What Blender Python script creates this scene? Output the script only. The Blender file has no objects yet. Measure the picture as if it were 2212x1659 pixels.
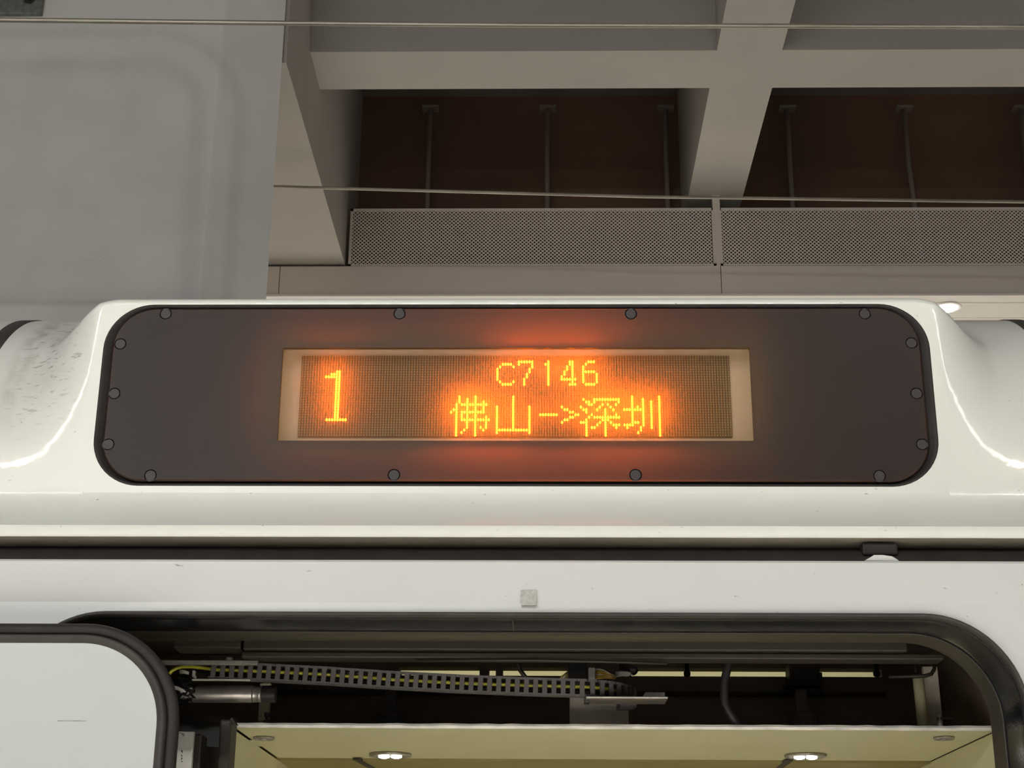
import bpy, bmesh, math, random
from mathutils import Vector, Matrix
random.seed(7)
C = bpy.context.scene.collection
S = bpy.context.scene

# ------------------------------------------------------------------ camera
F = 3322.0                      # focal length in pixels of the 2212 x 1659 frame
d = Vector((65, -1207, -F)).normalized()          # world +Y (across the tracks) seen from the camera
X_ = Vector((1, 0, 65 / F)).normalized()          # world +X (along the train)
Z_ = X_.cross(d)                                  # world +Z
ROT = Matrix((X_, d, Z_))                         # camera -> world; the lens is the origin, z = 0 is 1.6 m above the platform
cam = bpy.data.cameras.new('camera')
cam.sensor_width = 36.0
cam.lens = 36.0 * F / 2212.0
cam.clip_start = 0.05
co = bpy.data.objects.new('camera', cam)
co.matrix_world = ROT.to_4x4()
C.objects.link(co)
S.camera = co

def ray(px, py):
    return ROT @ Vector(((px - 1106.0) / F, (829.5 - py) / F, -1.0))
def at(px, py, Y):
    r = ray(px, py)
    return r * (Y / r.y)
def at_z(px, py, z):
    r = ray(px, py)
    return r * (z / r.z)

# ------------------------------------------------------------------ light and exposure
w = bpy.data.worlds.new('station_air')
S.world = w
w.use_nodes = True
w.node_tree.nodes['Background'].inputs[0].default_value = (1.0, 0.95, 0.89, 1)
w.node_tree.nodes['Background'].inputs[1].default_value = 0.13
S.view_settings.view_transform = 'Standard'
S.view_settings.look = 'None'
S.view_settings.exposure = 0.0
S.view_settings.gamma = 1.0
S.view_settings.use_curve_mapping = False

def area(name, loc, target, sx, sy, power, col, shape='RECTANGLE', spread=180):
    l = bpy.data.lights.new(name, 'AREA')
    l.shape = shape
    l.size = sx
    l.size_y = sy
    l.energy = power
    l.color = col
    l.spread = math.radians(spread)
    o = bpy.data.objects.new(name, l)
    o.location = loc
    v = Vector(target) - Vector(loc)
    o.rotation_euler = v.to_track_quat('-Z', 'Y').to_euler()
    C.objects.link(o)
    return o
# fluorescent strips and round downlights under the canopy of the near platform, plus an added floor fill
area('platform_strip_light', (-0.3, -0.9, 2.3), (-0.3, 1.2, 0.0), 7.0, 0.10, 38, (1.0, 0.985, 0.95), spread=150)
area('platform_strip_light', (-3.0, -4.6, 2.3), (-2.2, 0.0, -1.6), 4.6, 0.14, 110, (0.97, 1.0, 1.0), spread=130)
area('platform_bounce_fill', (-0.3, -1.3, 2.28), (-0.3, -1.3, -1.6), 9.0, 1.2, 420, (1.0, 0.98, 0.94), spread=75)  # unseen wide panel added to bounce light up off the platform floor
for lx in (-2.05, -0.12, 1.75):
    area('platform_downlight', (lx, -0.75, 2.25), (lx, 0.6, 0.0), 0.16, 0.16, 8, (1.0, 0.9, 0.68), 'DISK')
# lamps of the far platform, above its floor beyond the track
area('far_platform_light', (0.5, 11.0, 3.5), (0.5, 11.0, -1.6), 9.0, 1.0, 520, (1.0, 0.95, 0.87), spread=120)
# added fill standing in for vestibule floor bounce, and the lamp behind the mechanism
area('vestibule_fill', (0.0, 3.35, -0.55), (0.0, 2.9, 0.6), 0.9, 0.5, 1.8, (1.0, 0.9, 0.5))
area('corridor_lamp', (0.1, 3.15, 0.62), (0.1, 3.6, 0.5), 1.6, 0.1, 3.0, (1.0, 0.95, 0.75))

# ------------------------------------------------------------------ materials
def mat(name, col, rough=0.5, metal=0.0, var=0.0, scale=6.0, bump=0.0, bscale=80.0, coat=0.0, spec=0.5, stretch=(1, 1, 1), emit=None, estr=0.0):
    m = bpy.data.materials.new(name)
    m.use_nodes = True
    nt = m.node_tree
    b = nt.nodes['Principled BSDF']
    b.inputs['Base Color'].default_value = (*col, 1)
    b.inputs['Roughness'].default_value = rough
    b.inputs['Metallic'].default_value = metal
    b.inputs['Specular IOR Level'].default_value = spec
    b.inputs['Coat Weight'].default_value = coat
    b.inputs['Coat Roughness'].default_value = 0.06
    if emit:
        b.inputs['Emission Color'].default_value = (*emit, 1)
        b.inputs['Emission Strength'].default_value = estr
    g = nt.nodes.new('ShaderNodeNewGeometry')
    mp = nt.nodes.new('ShaderNodeMapping')
    mp.inputs['Scale'].default_value = stretch
    nt.links.new(g.outputs['Position'], mp.inputs['Vector'])
    if var:
        n = nt.nodes.new('ShaderNodeTexNoise')
        n.inputs['Scale'].default_value = scale
        n.inputs['Detail'].default_value = 6
        nt.links.new(mp.outputs[0], n.inputs['Vector'])
        mr = nt.nodes.new('ShaderNodeMapRange')
        mr.inputs['From Min'].default_value = 0.3
        mr.inputs['From Max'].default_value = 0.7
        mr.inputs['To Min'].default_value = 1 - var
        mr.inputs['To Max'].default_value = 1 + var
        nt.links.new(n.outputs['Fac'], mr.inputs['Value'])
        vm = nt.nodes.new('ShaderNodeVectorMath')
        vm.operation = 'SCALE'
        vm.inputs[0].default_value = col
        nt.links.new(mr.outputs[0], vm.inputs['Scale'])
        nt.links.new(vm.outputs[0], b.inputs['Base Color'])
        m['col_out'] = vm.name
    if bump:
        n2 = nt.nodes.new('ShaderNodeTexNoise')
        n2.inputs['Scale'].default_value = bscale
        n2.inputs['Detail'].default_value = 3
        nt.links.new(mp.outputs[0], n2.inputs['Vector'])
        bp = nt.nodes.new('ShaderNodeBump')
        bp.inputs['Strength'].default_value = bump
        bp.inputs['Distance'].default_value = 0.002
        nt.links.new(n2.outputs['Fac'], bp.inputs['Height'])
        nt.links.new(bp.outputs[0], b.inputs['Normal'])
        nt.links.new(bp.outputs[0], b.inputs['Coat Normal'])
    return m

def emission(name, col, strength):
    m = bpy.data.materials.new(name)
    m.use_nodes = True
    nt = m.node_tree
    nt.nodes.clear()
    o = nt.nodes.new('ShaderNodeOutputMaterial')
    e = nt.nodes.new('ShaderNodeEmission')
    e.inputs[0].default_value = (*col, 1)
    e.inputs[1].default_value = strength
    nt.links.new(e.outputs[0], o.inputs[0])
    return m

M = {}
M['plaster'] = mat('painted_plaster', (0.42, 0.40, 0.37), 0.85, var=0.05, scale=1.5)
M['plaster_warm'] = mat('warm_plaster', (0.40, 0.375, 0.345), 0.85, var=0.05, scale=1.2)
M['slab'] = mat('grey_slab', (0.22, 0.20, 0.185), 0.9, var=0.06, scale=1.5)
M['void'] = mat('bloom_tinted_dark_wall', (0.17, 0.095, 0.064), 0.95, var=0.2, scale=1.0)  # red-brown of the display's bloom mixed into the dark wall colour
M['rod'] = mat('dull_steel_rod', (0.24, 0.20, 0.18), 0.7)
M['fascia'] = mat('fascia_sheet', (0.80, 0.71, 0.65), 0.6, var=0.03, scale=1.0)
M['soffit'] = mat('white_soffit', (0.90, 0.86, 0.82), 0.7, var=0.03)
M['floor'] = mat('platform_stone', (0.62, 0.59, 0.54), 0.6, var=0.1, scale=3)
M['galv'] = mat('galvanised_steel', (0.20, 0.21, 0.20), 0.55, 0.3, var=0.25, scale=40)
M['wire'] = mat('contact_wire_copper', (0.34, 0.31, 0.26), 0.35, 0.6, var=0.3, scale=30, stretch=(0.1, 1, 1))
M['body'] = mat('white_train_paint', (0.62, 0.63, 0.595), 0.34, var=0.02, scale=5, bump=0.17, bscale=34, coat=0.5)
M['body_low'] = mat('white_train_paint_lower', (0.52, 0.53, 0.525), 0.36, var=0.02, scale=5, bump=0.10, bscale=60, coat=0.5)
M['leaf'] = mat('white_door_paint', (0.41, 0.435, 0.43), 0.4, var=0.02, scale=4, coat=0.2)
M['lip'] = mat('beige_underside', (0.30, 0.265, 0.21), 0.6, var=0.2, scale=12, stretch=(0.2, 1, 1))  # beige, darker than the body paint, with streaky tone
M['rubber'] = mat('black_rubber', (0.022, 0.019, 0.018), 0.6, var=0.2, scale=30, spec=0.25)
M['rubber_grey'] = mat('worn_grey_rubber', (0.045, 0.040, 0.037), 0.55, var=0.2, scale=25, spec=0.25)
M['gloss'] = mat('gloss_black_frame', (0.012, 0.012, 0.016), 0.16, coat=0.1, spec=0.22, bump=0.12, bscale=300)
M['dark'] = mat('dark_brown_cavity', (0.21, 0.165, 0.125), 0.75, var=0.3, scale=8, stretch=(0.3, 1, 1))
M['dark2'] = mat('dark_steel', (0.033, 0.026, 0.018), 0.55, var=0.25, scale=10, stretch=(0.2, 1, 1))
M['black'] = mat('black_plastic', (0.018, 0.016, 0.016), 0.45)
M['chain'] = mat('chain_plastic', (0.12, 0.108, 0.108), 0.5)
M['yellow'] = mat('yellow_cable', (0.55, 0.53, 0.06), 0.4)
M['yellow2'] = mat('amber_wire', (0.62, 0.40, 0.06), 0.4)
M['whitewire'] = mat('white_plastic', (0.62, 0.61, 0.57), 0.5)
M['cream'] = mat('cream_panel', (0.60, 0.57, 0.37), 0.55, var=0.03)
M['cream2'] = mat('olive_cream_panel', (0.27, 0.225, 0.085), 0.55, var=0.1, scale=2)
M['edge'] = mat('scuffed_white_edge', (0.72, 0.68, 0.60), 0.5, var=0.35, scale=90, stretch=(0.25, 1, 1))
M['steel'] = mat('worn_steel', (0.42, 0.39, 0.36), 0.34, 0.85, var=0.2, scale=40)
M['plate'] = mat('scratched_aluminium', (0.30, 0.28, 0.25), 0.5, 0.3, var=0.35, scale=60)
M['greyplate'] = mat('dull_grey_plate', (0.62, 0.57, 0.50), 0.6, var=0.15, scale=15)
M['bag'] = mat('black_film', (0.012, 0.011, 0.011), 0.22, bump=0.6, bscale=120)
M['lens'] = emission('white_lamp_light', (0.95, 1.0, 1.0), 9.0)
M['down'] = emission('downlight_glow', (1.0, 0.98, 0.92), 14.0)
M['lit'] = emission('amber_led_light', (1.0, 0.155, 0.004), 64.0)
M['dot'] = mat('unlit_led', (0.36, 0.26, 0.16), 0.35)
M['board'] = mat('led_board', (0.030, 0.020, 0.013), 0.6)
M['tray'] = mat('led_tray', (0.50, 0.46, 0.53), 0.6, var=0.05, scale=8)
M['tape'] = mat('tape_residue', (0.35, 0.345, 0.33), 0.7, var=0.2, scale=260)
M['ink'] = mat('ink', (0.02, 0.02, 0.02), 0.6)
M['chalk'] = mat('white_scratch', (0.78, 0.78, 0.76), 0.8)

def add_dirt():
    # grime of its own shape on the left flank of the display housing, and fine specks over the white paint
    for key, amount in (('body', 1.0), ('body_low', 0.0)):
        m = M[key]
        nt = m.node_tree
        b = nt.nodes['Principled BSDF']
        g = nt.nodes.new('ShaderNodeNewGeometry')
        base = nt.nodes[m['col_out']]
        def noise(sc, stretch, lo, hi, detail=4):
            mp = nt.nodes.new('ShaderNodeMapping')
            mp.inputs['Scale'].default_value = stretch
            nt.links.new(g.outputs['Position'], mp.inputs['Vector'])
            n = nt.nodes.new('ShaderNodeTexNoise')
            n.inputs['Scale'].default_value = sc
            n.inputs['Detail'].default_value = detail
            nt.links.new(mp.outputs[0], n.inputs['Vector'])
            r = nt.nodes.new('ShaderNodeMapRange')
            r.inputs['From Min'].default_value = lo
            r.inputs['From Max'].default_value = hi
            nt.links.new(n.outputs['Fac'], r.inputs['Value'])
            return r.outputs[0]
        def rng(sock, a, bb):
            r = nt.nodes.new('ShaderNodeMapRange')
            r.interpolation_type = 'SMOOTHSTEP'
            r.inputs['From Min'].default_value = a
            r.inputs['From Max'].default_value = bb
            nt.links.new(sock, r.inputs['Value'])
            return r.outputs[0]
        def mul(a, bb):
            n = nt.nodes.new('ShaderNodeMath')
            n.operation = 'MULTIPLY'
            for i, v in enumerate((a, bb)):
                if isinstance(v, float):
                    n.inputs[i].default_value = v
                else:
                    nt.links.new(v, n.inputs[i])
            return n.outputs[0]
        def mx(a, bb):
            n = nt.nodes.new('ShaderNodeMath')
            n.operation = 'MAXIMUM'
            nt.links.new(a, n.inputs[0])
            nt.links.new(bb, n.inputs[1])
            return n.outputs[0]
        sep = nt.nodes.new('ShaderNodeSeparateXYZ')
        nt.links.new(g.outputs['Position'], sep.inputs[0])
        specks = mul(noise(150, (0.45, 1, 1), 0.735, 0.78, 2), 0.6)
        tot = specks
        if amount:
            mask = mul(rng(sep.outputs['X'], -0.67, -0.76), rng(sep.outputs['Z'], 0.66, 0.82))
            left = rng(sep.outputs['X'], -0.84, -0.79)
            mask = mul(mask, left)
            streak = mul(mul(noise(110, (0.4, 1, 1.6), 0.55, 0.68, 6), mask), 0.75)
            haze = mul(mul(noise(7, (1, 1, 2), 0.35, 0.7), mask), 0.22)
            foot = mul(mul(rng(sep.outputs['X'], -0.835, -0.806), rng(sep.outputs['X'], -0.775, -0.80)), rng(sep.outputs['Z'], 0.68, 0.80))
            foot = mul(mul(foot, noise(40, (1, 1, 0.5), 0.3, 0.75)), 0.6)
            tot = mx(mx(specks, streak), mx(haze, foot))
            c_ = at(168, 771, 2.165)                      # one brown rub mark
            mpb = nt.nodes.new('ShaderNodeMapping')
            mpb.vector_type = 'TEXTURE'
            mpb.inputs['Location'].default_value = c_
            mpb.inputs['Scale'].default_value = (0.0115, 0.03, 0.0055)
            nt.links.new(g.outputs['Position'], mpb.inputs['Vector'])
            ln = nt.nodes.new('ShaderNodeVectorMath')
            ln.operation = 'LENGTH'
            nt.links.new(mpb.outputs[0], ln.inputs[0])
            rub = mul(mul(rng(ln.outputs['Value'], 1.15, 0.6), noise(220, (0.35, 1, 2.5), 0.38, 0.62)), 0.75)
            tot = mx(tot, rub)
        mix = nt.nodes.new('ShaderNodeMix')
        mix.data_type = 'RGBA'
        nt.links.new(tot, mix.inputs['Factor'])
        nt.links.new(base.outputs[0], mix.inputs['A'])
        mix.inputs['B'].default_value = (0.16, 0.13, 0.10, 1)
        nt.links.new(mix.outputs['Result'], b.inputs['Base Color'])
add_dirt()

def concrete():
    m = mat('column_concrete', (0.78, 0.77, 0.745), 0.8, var=0.06, scale=3.0, bump=0.1, bscale=60)
    nt = m.node_tree
    b = nt.nodes['Principled BSDF']
    base = nt.nodes[m['col_out']]
    g = nt.nodes.new('ShaderNodeNewGeometry')
    sep = nt.nodes.new('ShaderNodeSeparateXYZ')
    nt.links.new(g.outputs['Position'], sep.inputs[0])
    def math_(op, a, bb=None):
        n = nt.nodes.new('ShaderNodeMath')
        n.operation = op
        for i, v in enumerate((a, bb)):
            if v is None:
                continue
            if isinstance(v, (int, float)):
                n.inputs[i].default_value = v
            else:
                nt.links.new(v, n.inputs[i])
        return n.outputs[0]
    # stain left by a rounded former: two soft bands along an offset curve
    wn = nt.nodes.new('ShaderNodeTexNoise')
    wn.inputs['Scale'].default_value = 2.5
    wn.inputs['Detail'].default_value = 5
    q = math_('MAXIMUM', math_('ADD', sep.outputs['X'], 1.78), 0.0)
    v = math_('MAXIMUM', math_('SUBTRACT', sep.outputs['Z'], 3.50), 0.0)
    dd = math_('SQRT', math_('ADD', math_('POWER', q, 2.0), math_('POWER', v, 2.0)))
    dd = math_('ADD', dd, math_('MULTIPLY', math_('SUBTRACT', wn.outputs['Fac'], 0.5), 0.10))
    def band(c, wd):
        r = math_('DIVIDE', math_('SUBTRACT', dd, c), wd)
        return math_('POWER', 2.718, math_('MULTIPLY', math_('POWER', math_('ABSOLUTE', r), 2.0), -1.0))
    s = math_('ADD', math_('MULTIPLY', band(0.24, 0.05), 0.12), math_('MULTIPLY', band(0.41, 0.03), 0.09))
    n3 = nt.nodes.new('ShaderNodeTexNoise')
    n3.inputs['Scale'].default_value = 5
    n3.inputs['Detail'].default_value = 6
    s = math_('MULTIPLY', s, math_('MULTIPLY', n3.outputs['Fac'], 1.9))
    sc = nt.nodes.new('ShaderNodeVectorMath')
    sc.operation = 'SCALE'
    nt.links.new(base.outputs[0], sc.inputs[0])
    nt.links.new(math_('SUBTRACT', 1.0, s), sc.inputs['Scale'])
    nt.links.new(sc.outputs[0], b.inputs['Base Color'])
    return m
M['concrete'] = concrete()

def pane_mat():
    m = bpy.data.materials.new('hazy_window_pane')
    m.use_nodes = True
    nt = m.node_tree
    nt.nodes.clear()
    o = nt.nodes.new('ShaderNodeOutputMaterial')
    t = nt.nodes.new('ShaderNodeBsdfTransparent')
    t.inputs[0].default_value = (0.92, 0.80, 0.66, 1)
    tr = nt.nodes.new('ShaderNodeBsdfTranslucent')
    tr.inputs[0].default_value = (0.95, 0.92, 0.35, 1)
    df = nt.nodes.new('ShaderNodeBsdfDiffuse')
    df.inputs[0].default_value = (0.75, 0.62, 0.50, 1)
    gl = nt.nodes.new('ShaderNodeBsdfGlossy')
    gl.inputs['Roughness'].default_value = 0.12
    a = nt.nodes.new('ShaderNodeMixShader')
    a.inputs[0].default_value = 0.20
    b = nt.nodes.new('ShaderNodeMixShader')
    b.inputs[0].default_value = 0.01
    c = nt.nodes.new('ShaderNodeMixShader')
    c.inputs[0].default_value = 0.025
    nt.links.new(t.outputs[0], a.inputs[1])
    nt.links.new(tr.outputs[0], a.inputs[2])
    nt.links.new(a.outputs[0], b.inputs[1])
    nt.links.new(df.outputs[0], b.inputs[2])
    nt.links.new(b.outputs[0], c.inputs[1])
    nt.links.new(gl.outputs[0], c.inputs[2])
    nt.links.new(c.outputs[0], o.inputs[0])
    return m
M['pane'] = pane_mat()

def panel_mat():
    # smoked plastic cover: dark, satin, lets a little of the light behind it through
    m = mat('smoked_cover', (0.025, 0.0175, 0.0175), 0.40, var=0.06, scale=4, spec=0.22)
    nt = m.node_tree
    b = nt.nodes['Principled BSDF']
    o = nt.nodes['Material Output']
    tr = nt.nodes.new('ShaderNodeBsdfTranslucent')
    tr.inputs[0].default_value = (1.0, 0.72, 0.3, 1)
    a = nt.nodes.new('ShaderNodeMixShader')
    a.inputs[0].default_value = 0.25
    nt.links.new(b.outputs[0], a.inputs[1])
    nt.links.new(tr.outputs[0], a.inputs[2])
    nt.links.new(a.outputs[0], o.inputs[0])
    return m
M['panel'] = panel_mat()

# ------------------------------------------------------------------ helpers
class MB:
    def __init__(s):
        s.v, s.f = [], []
    def add(s, vs, fs):
        n = len(s.v)
        s.v += [tuple(v) for v in vs]
        s.f += [tuple(i + n for i in f) for f in fs]
        return s
    def box(s, x0, x1, y0, y1, z0, z1, ch=0.0):
        if ch <= 0:
            vs = [(x, y, z) for x in (x0, x1) for y in (y0, y1) for z in (z0, z1)]
            return s.add(vs, [(0, 1, 3, 2), (4, 6, 7, 5), (0, 4, 5, 1), (2, 3, 7, 6), (0, 2, 6, 4), (1, 5, 7, 3)])
        bm = bmesh.new()
        bmesh.ops.create_cube(bm, size=1.0)
        for v in bm.verts:
            v.co = Vector(((x0 + x1) / 2 + v.co.x * (x1 - x0), (y0 + y1) / 2 + v.co.y * (y1 - y0), (z0 + z1) / 2 + v.co.z * (z1 - z0)))
        bmesh.ops.bevel(bm, geom=bm.edges[:], offset=ch, segments=2, profile=0.5, affect='EDGES')
        bm.verts.index_update()
        vs = [v.co[:] for v in bm.verts]
        fs = [[v.index for v in f.verts] for f in bm.faces]
        bm.free()
        return s.add(vs, fs)
    def tube(s, path, r, n=10, cap=True):
        P = [Vector(p) for p in path]
        rr = r if isinstance(r, (list, tuple)) else [r] * len(P)
        up = Vector((0, 0, 1))
        T0 = (P[1] - P[0]).normalized()
        if abs(T0.dot(up)) > 0.9:
            up = Vector((0, 1, 0))
        u = T0.cross(up).normalized()
        vs, fs = [], []
        for i, p in enumerate(P):
            T = (P[min(i + 1, len(P) - 1)] - P[max(i - 1, 0)]).normalized()
            u = (u - T * u.dot(T)).normalized()
            w_ = T.cross(u)
            for k in range(n):
                a = 2 * math.pi * k / n
                vs.append(p + (u * math.cos(a) + w_ * math.sin(a)) * rr[i])
        for i in range(len(P) - 1):
            for k in range(n):
                k2 = (k + 1) % n
                fs.append((i * n + k, i * n + k2, (i + 1) * n + k2, (i + 1) * n + k))
        if cap:
            fs.append(tuple(range(n - 1, -1, -1)))
            fs.append(tuple((len(P) - 1) * n + k for k in range(n)))
        return s.add(vs, fs)
    def lathe(s, prof, origin, axis=(0, 0, 1), n=24):
        # prof: (radius, height along axis)
        A = Vector(axis).normalized()
        u = A.orthogonal().normalized()
        w_ = A.cross(u)
        O = Vector(origin)
        vs, fs = [], []
        for r, h in prof:
            for k in range(n):
                a = 2 * math.pi * k / n
                vs.append(O + A * h + (u * math.cos(a) + w_ * math.sin(a)) * r)
        for i in range(len(prof) - 1):
            for k in range(n):
                k2 = (k + 1) % n
                fs.append((i * n + k, i * n + k2, (i + 1) * n + k2, (i + 1) * n + k))
        fs.append(tuple(range(n - 1, -1, -1)))
        fs.append(tuple((len(prof) - 1) * n + k for k in range(n)))
        return s.add(vs, fs)
    def loft(s, loops, closed=True):
        n = len(loops[0])
        vs = [p for l in loops for p in l]
        fs = []
        for i in range(len(loops) - 1):
            for k in range(n if closed else n - 1):
                k2 = (k + 1) % n
                fs.append((i * n + k, i * n + k2, (i + 1) * n + k2, (i + 1) * n + k))
        return s.add(vs, fs)
    def poly(s, pts):
        return s.add(pts, [tuple(range(len(pts)))])
    def prism(s, pts, off):
        off = Vector(off)
        n = len(pts)
        a = [Vector(p) for p in pts]
        b = [p + off for p in a]
        fs = [tuple(range(n - 1, -1, -1)), tuple(range(n, 2 * n))]
        fs += [(k, (k + 1) % n, n + (k + 1) % n, n + k) for k in range(n)]
        return s.add(a + b, fs)
    def build(s, name, m, parent=None, smooth=False, kind=None, label=None, angle=None):
        me = bpy.data.meshes.new(name)
        me.from_pydata(s.v, [], s.f)
        me.materials.append(m)
        bm = bmesh.new()
        bm.from_mesh(me)
        if len(bm.faces) < 60000:
            bmesh.ops.recalc_face_normals(bm, faces=bm.faces[:])
        bm.to_mesh(me)
        bm.free()
        if smooth or angle:
            me.polygons.foreach_set('use_smooth', [True] * len(me.polygons))
        if angle:
            me.set_sharp_from_angle(angle=math.radians(angle))
        o = bpy.data.objects.new(name, me)
        C.objects.link(o)
        adopt(o, parent)
        if kind:
            o['kind'] = kind
        if label:
            o['label'] = label
        return o

def base_of(p):
    # an Empty stands at its thing's base; meshes are modelled in place and sit at the origin
    return p.location.copy() if p.type == 'EMPTY' else Vector((0, 0, 0))
def adopt(o, parent):
    if parent is not None:
        o.parent = parent
        o.matrix_parent_inverse = Matrix.Translation(-base_of(parent))
def thing(name, loc, label, cat, group=None):
    o = bpy.data.objects.new(name, None)
    o.empty_display_size = 0.05
    o.location = loc
    C.objects.link(o)
    return tag(o, label, cat, group)
def tag(o, label, cat, group=None, kind=None):
    o['label'] = label
    o['category'] = cat
    if group:
        o['group'] = group
    if kind:
        o['kind'] = kind
    return o
def structure(o, label, cat):
    return tag(o, label, cat, None, 'structure')

def rrect(x0, x1, z0, z1, r, n=10):
    pts = []
    for cx, cz, a0 in ((x1 - r, z1 - r, 0), (x0 + r, z1 - r, 90), (x0 + r, z0 + r, 180), (x1 - r, z0 + r, 270)):
        for k in range(n + 1):
            a = math.radians(a0 + 90 * k / n)
            pts.append((cx + r * math.cos(a), cz + r * math.sin(a)))
    return pts
def loop(pts, Y):
    return [(x, Y, z) for x, z in pts]
def smooth01(t):
    t = max(0.0, min(1.0, t))
    return t * t * (3 - 2 * t)

# ------------------------------------------------------------------ the station
XL = -1.196        # right face of the deep beam over the column
HB, HS = 3.86, 4.313
o = MB().box(-7, 7, -5, 1.93, -1.70, -1.60).box(-7, 7, 1.93, 5.6, -2.9, -2.8).box(-7, 7, 5.6, 14, -1.70, -1.60).build('floor', M['floor'])
structure(o, 'pale stone floor of the platforms and the track bed', 'floor')

col = thing('column', (-1.8, 6.5, -1.6), 'large pale concrete column with a chamfered corner at the left behind the train', 'column')
col['kind'] = 'structure'
cpts = [(-3.4, 6.05), (-1.466, 6.05), (-1.452, 6.056), (-1.212, 6.20), (-1.225, 6.24), (-1.5, 6.9), (-3.4, 6.9)]
m_ = MB()
zs = (-1.6, 5.2)
m_.prism([(x, y, zs[0]) for x, y in cpts], (0, 0, zs[1] - zs[0]))
m_.build('shaft', M['concrete'], col)
for pts in (((0, 572), (10, 572), (18, 574)), ((43, 574), (50, 570), (62, 567)), ((184, 562), (203, 561), (211, 564), (222, 560), (228, 552)), ((316, 648), (317, 641), (318, 636))):
    MB().tube([at(px, py, 6.049) for px, py in pts], 0.0022, 5).build('paint_scratch', M['chalk'], col, label='thin white scratch on the concrete')

br = thing('wall_bracket', at(30, 5, 6.03), 'galvanised steel bracket plate bolted to the column at the top left corner', 'bracket')
p0, p1 = at(-60, -70, 6.0), at(85, 23, 6.0)
MB().box(p0.x, p1.x, 6.02, 6.05, p1.z, p0.z, 0.004).build('plate', M['galv'], br)
pb = at(64, -3, 6.02)
MB().lathe([(0.030, 0), (0.030, 0.006), (0.022, 0.008), (0.022, 0.02), (0.016, 0.024)], (pb.x, 6.02, pb.z), (0, -1, 0), 6).build('bolt', M['rubber_grey'], br)
pb = at(-12, -4, 6.02)
MB().lathe([(0.030, 0), (0.030, 0.006), (0.022, 0.008), (0.022, 0.02), (0.016, 0.024)], (pb.x, 6.02, pb.z), (0, -1, 0), 6).build('bolt', M['rubber_grey'], br)

ceil = thing('ceiling', (0, 7, 4.3), 'coffered concrete ceiling of beams above the tracks', 'ceiling')
ceil['kind'] = 'structure'
ZC = at(1200, 208, 8.97).z
MB().box(-4, 6, 4.0, 12, ZC, ZC + 0.2).build('slab', M['slab'], ceil)
MB().box(-2.6, XL, 6.225, 8.98, HB, ZC).build('main_beam', M['plaster_warm'], ceil)
MB().box(XL, 6, 6.855, 7.225, HS, ZC).build('cross_beam', M['plaster'], ceil)
MB().box(0.898, 1.232, 4.0, 6.855, HS, ZC).box(0.898, 1.232, 7.225, 8.97, HS, ZC).build('rib_beam', M['plaster'], ceil)
MB().box(4.2, 4.54, 4.0, 6.855, HS, ZC).box(4.2, 4.54, 7.225, 8.97, HS, ZC).build('rib_beam', M['plaster'], ceil)

bw = MB().box(-4, 6, 8.97, 9.1, 3.72, ZC).build('wall_back', M['void'])
structure(bw, 'dark wall with display bloom in its brown tint, deep behind the perforated panels', 'wall')

hang = []
for k, px in enumerate((930, 1183, 1437, 1700, 1953, 2205)):
    p = at(px, 236, 8.86)
    h = thing('pipe_hanger', (p.x, 8.86, 4.0),
              ['thin hanger rod with a tee top on the dark wall, nearest the column',
               'thin hanger rod with a tee top at the middle of the first dark bay',
               'thin hanger rod with a tee top just left of the ceiling rib',
               'thin hanger rod with a tee top just right of the ceiling rib',
               'thin hanger rod with a tee top in the middle of the right dark bay',
               'thin hanger rod with a tee top at the right picture edge'][k], 'hanger', 'hanger rods on the dark wall')
    MB().tube([(p.x, 8.86, p.z), (p.x - 0.004, 8.86, p.z - 0.4), (p.x + (0.03 if k == 4 else 0), 8.86, 4.0), (p.x, 8.86, 3.75)], 0.017, 8).build('rod', M['rod'], h, smooth=True)
    MB().box(p.x - 0.055, p.x + 0.055, 8.82, 8.9, p.z - 0.004, p.z + 0.012, 0.003).build('tee_bar', M['rod'], h)

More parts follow.
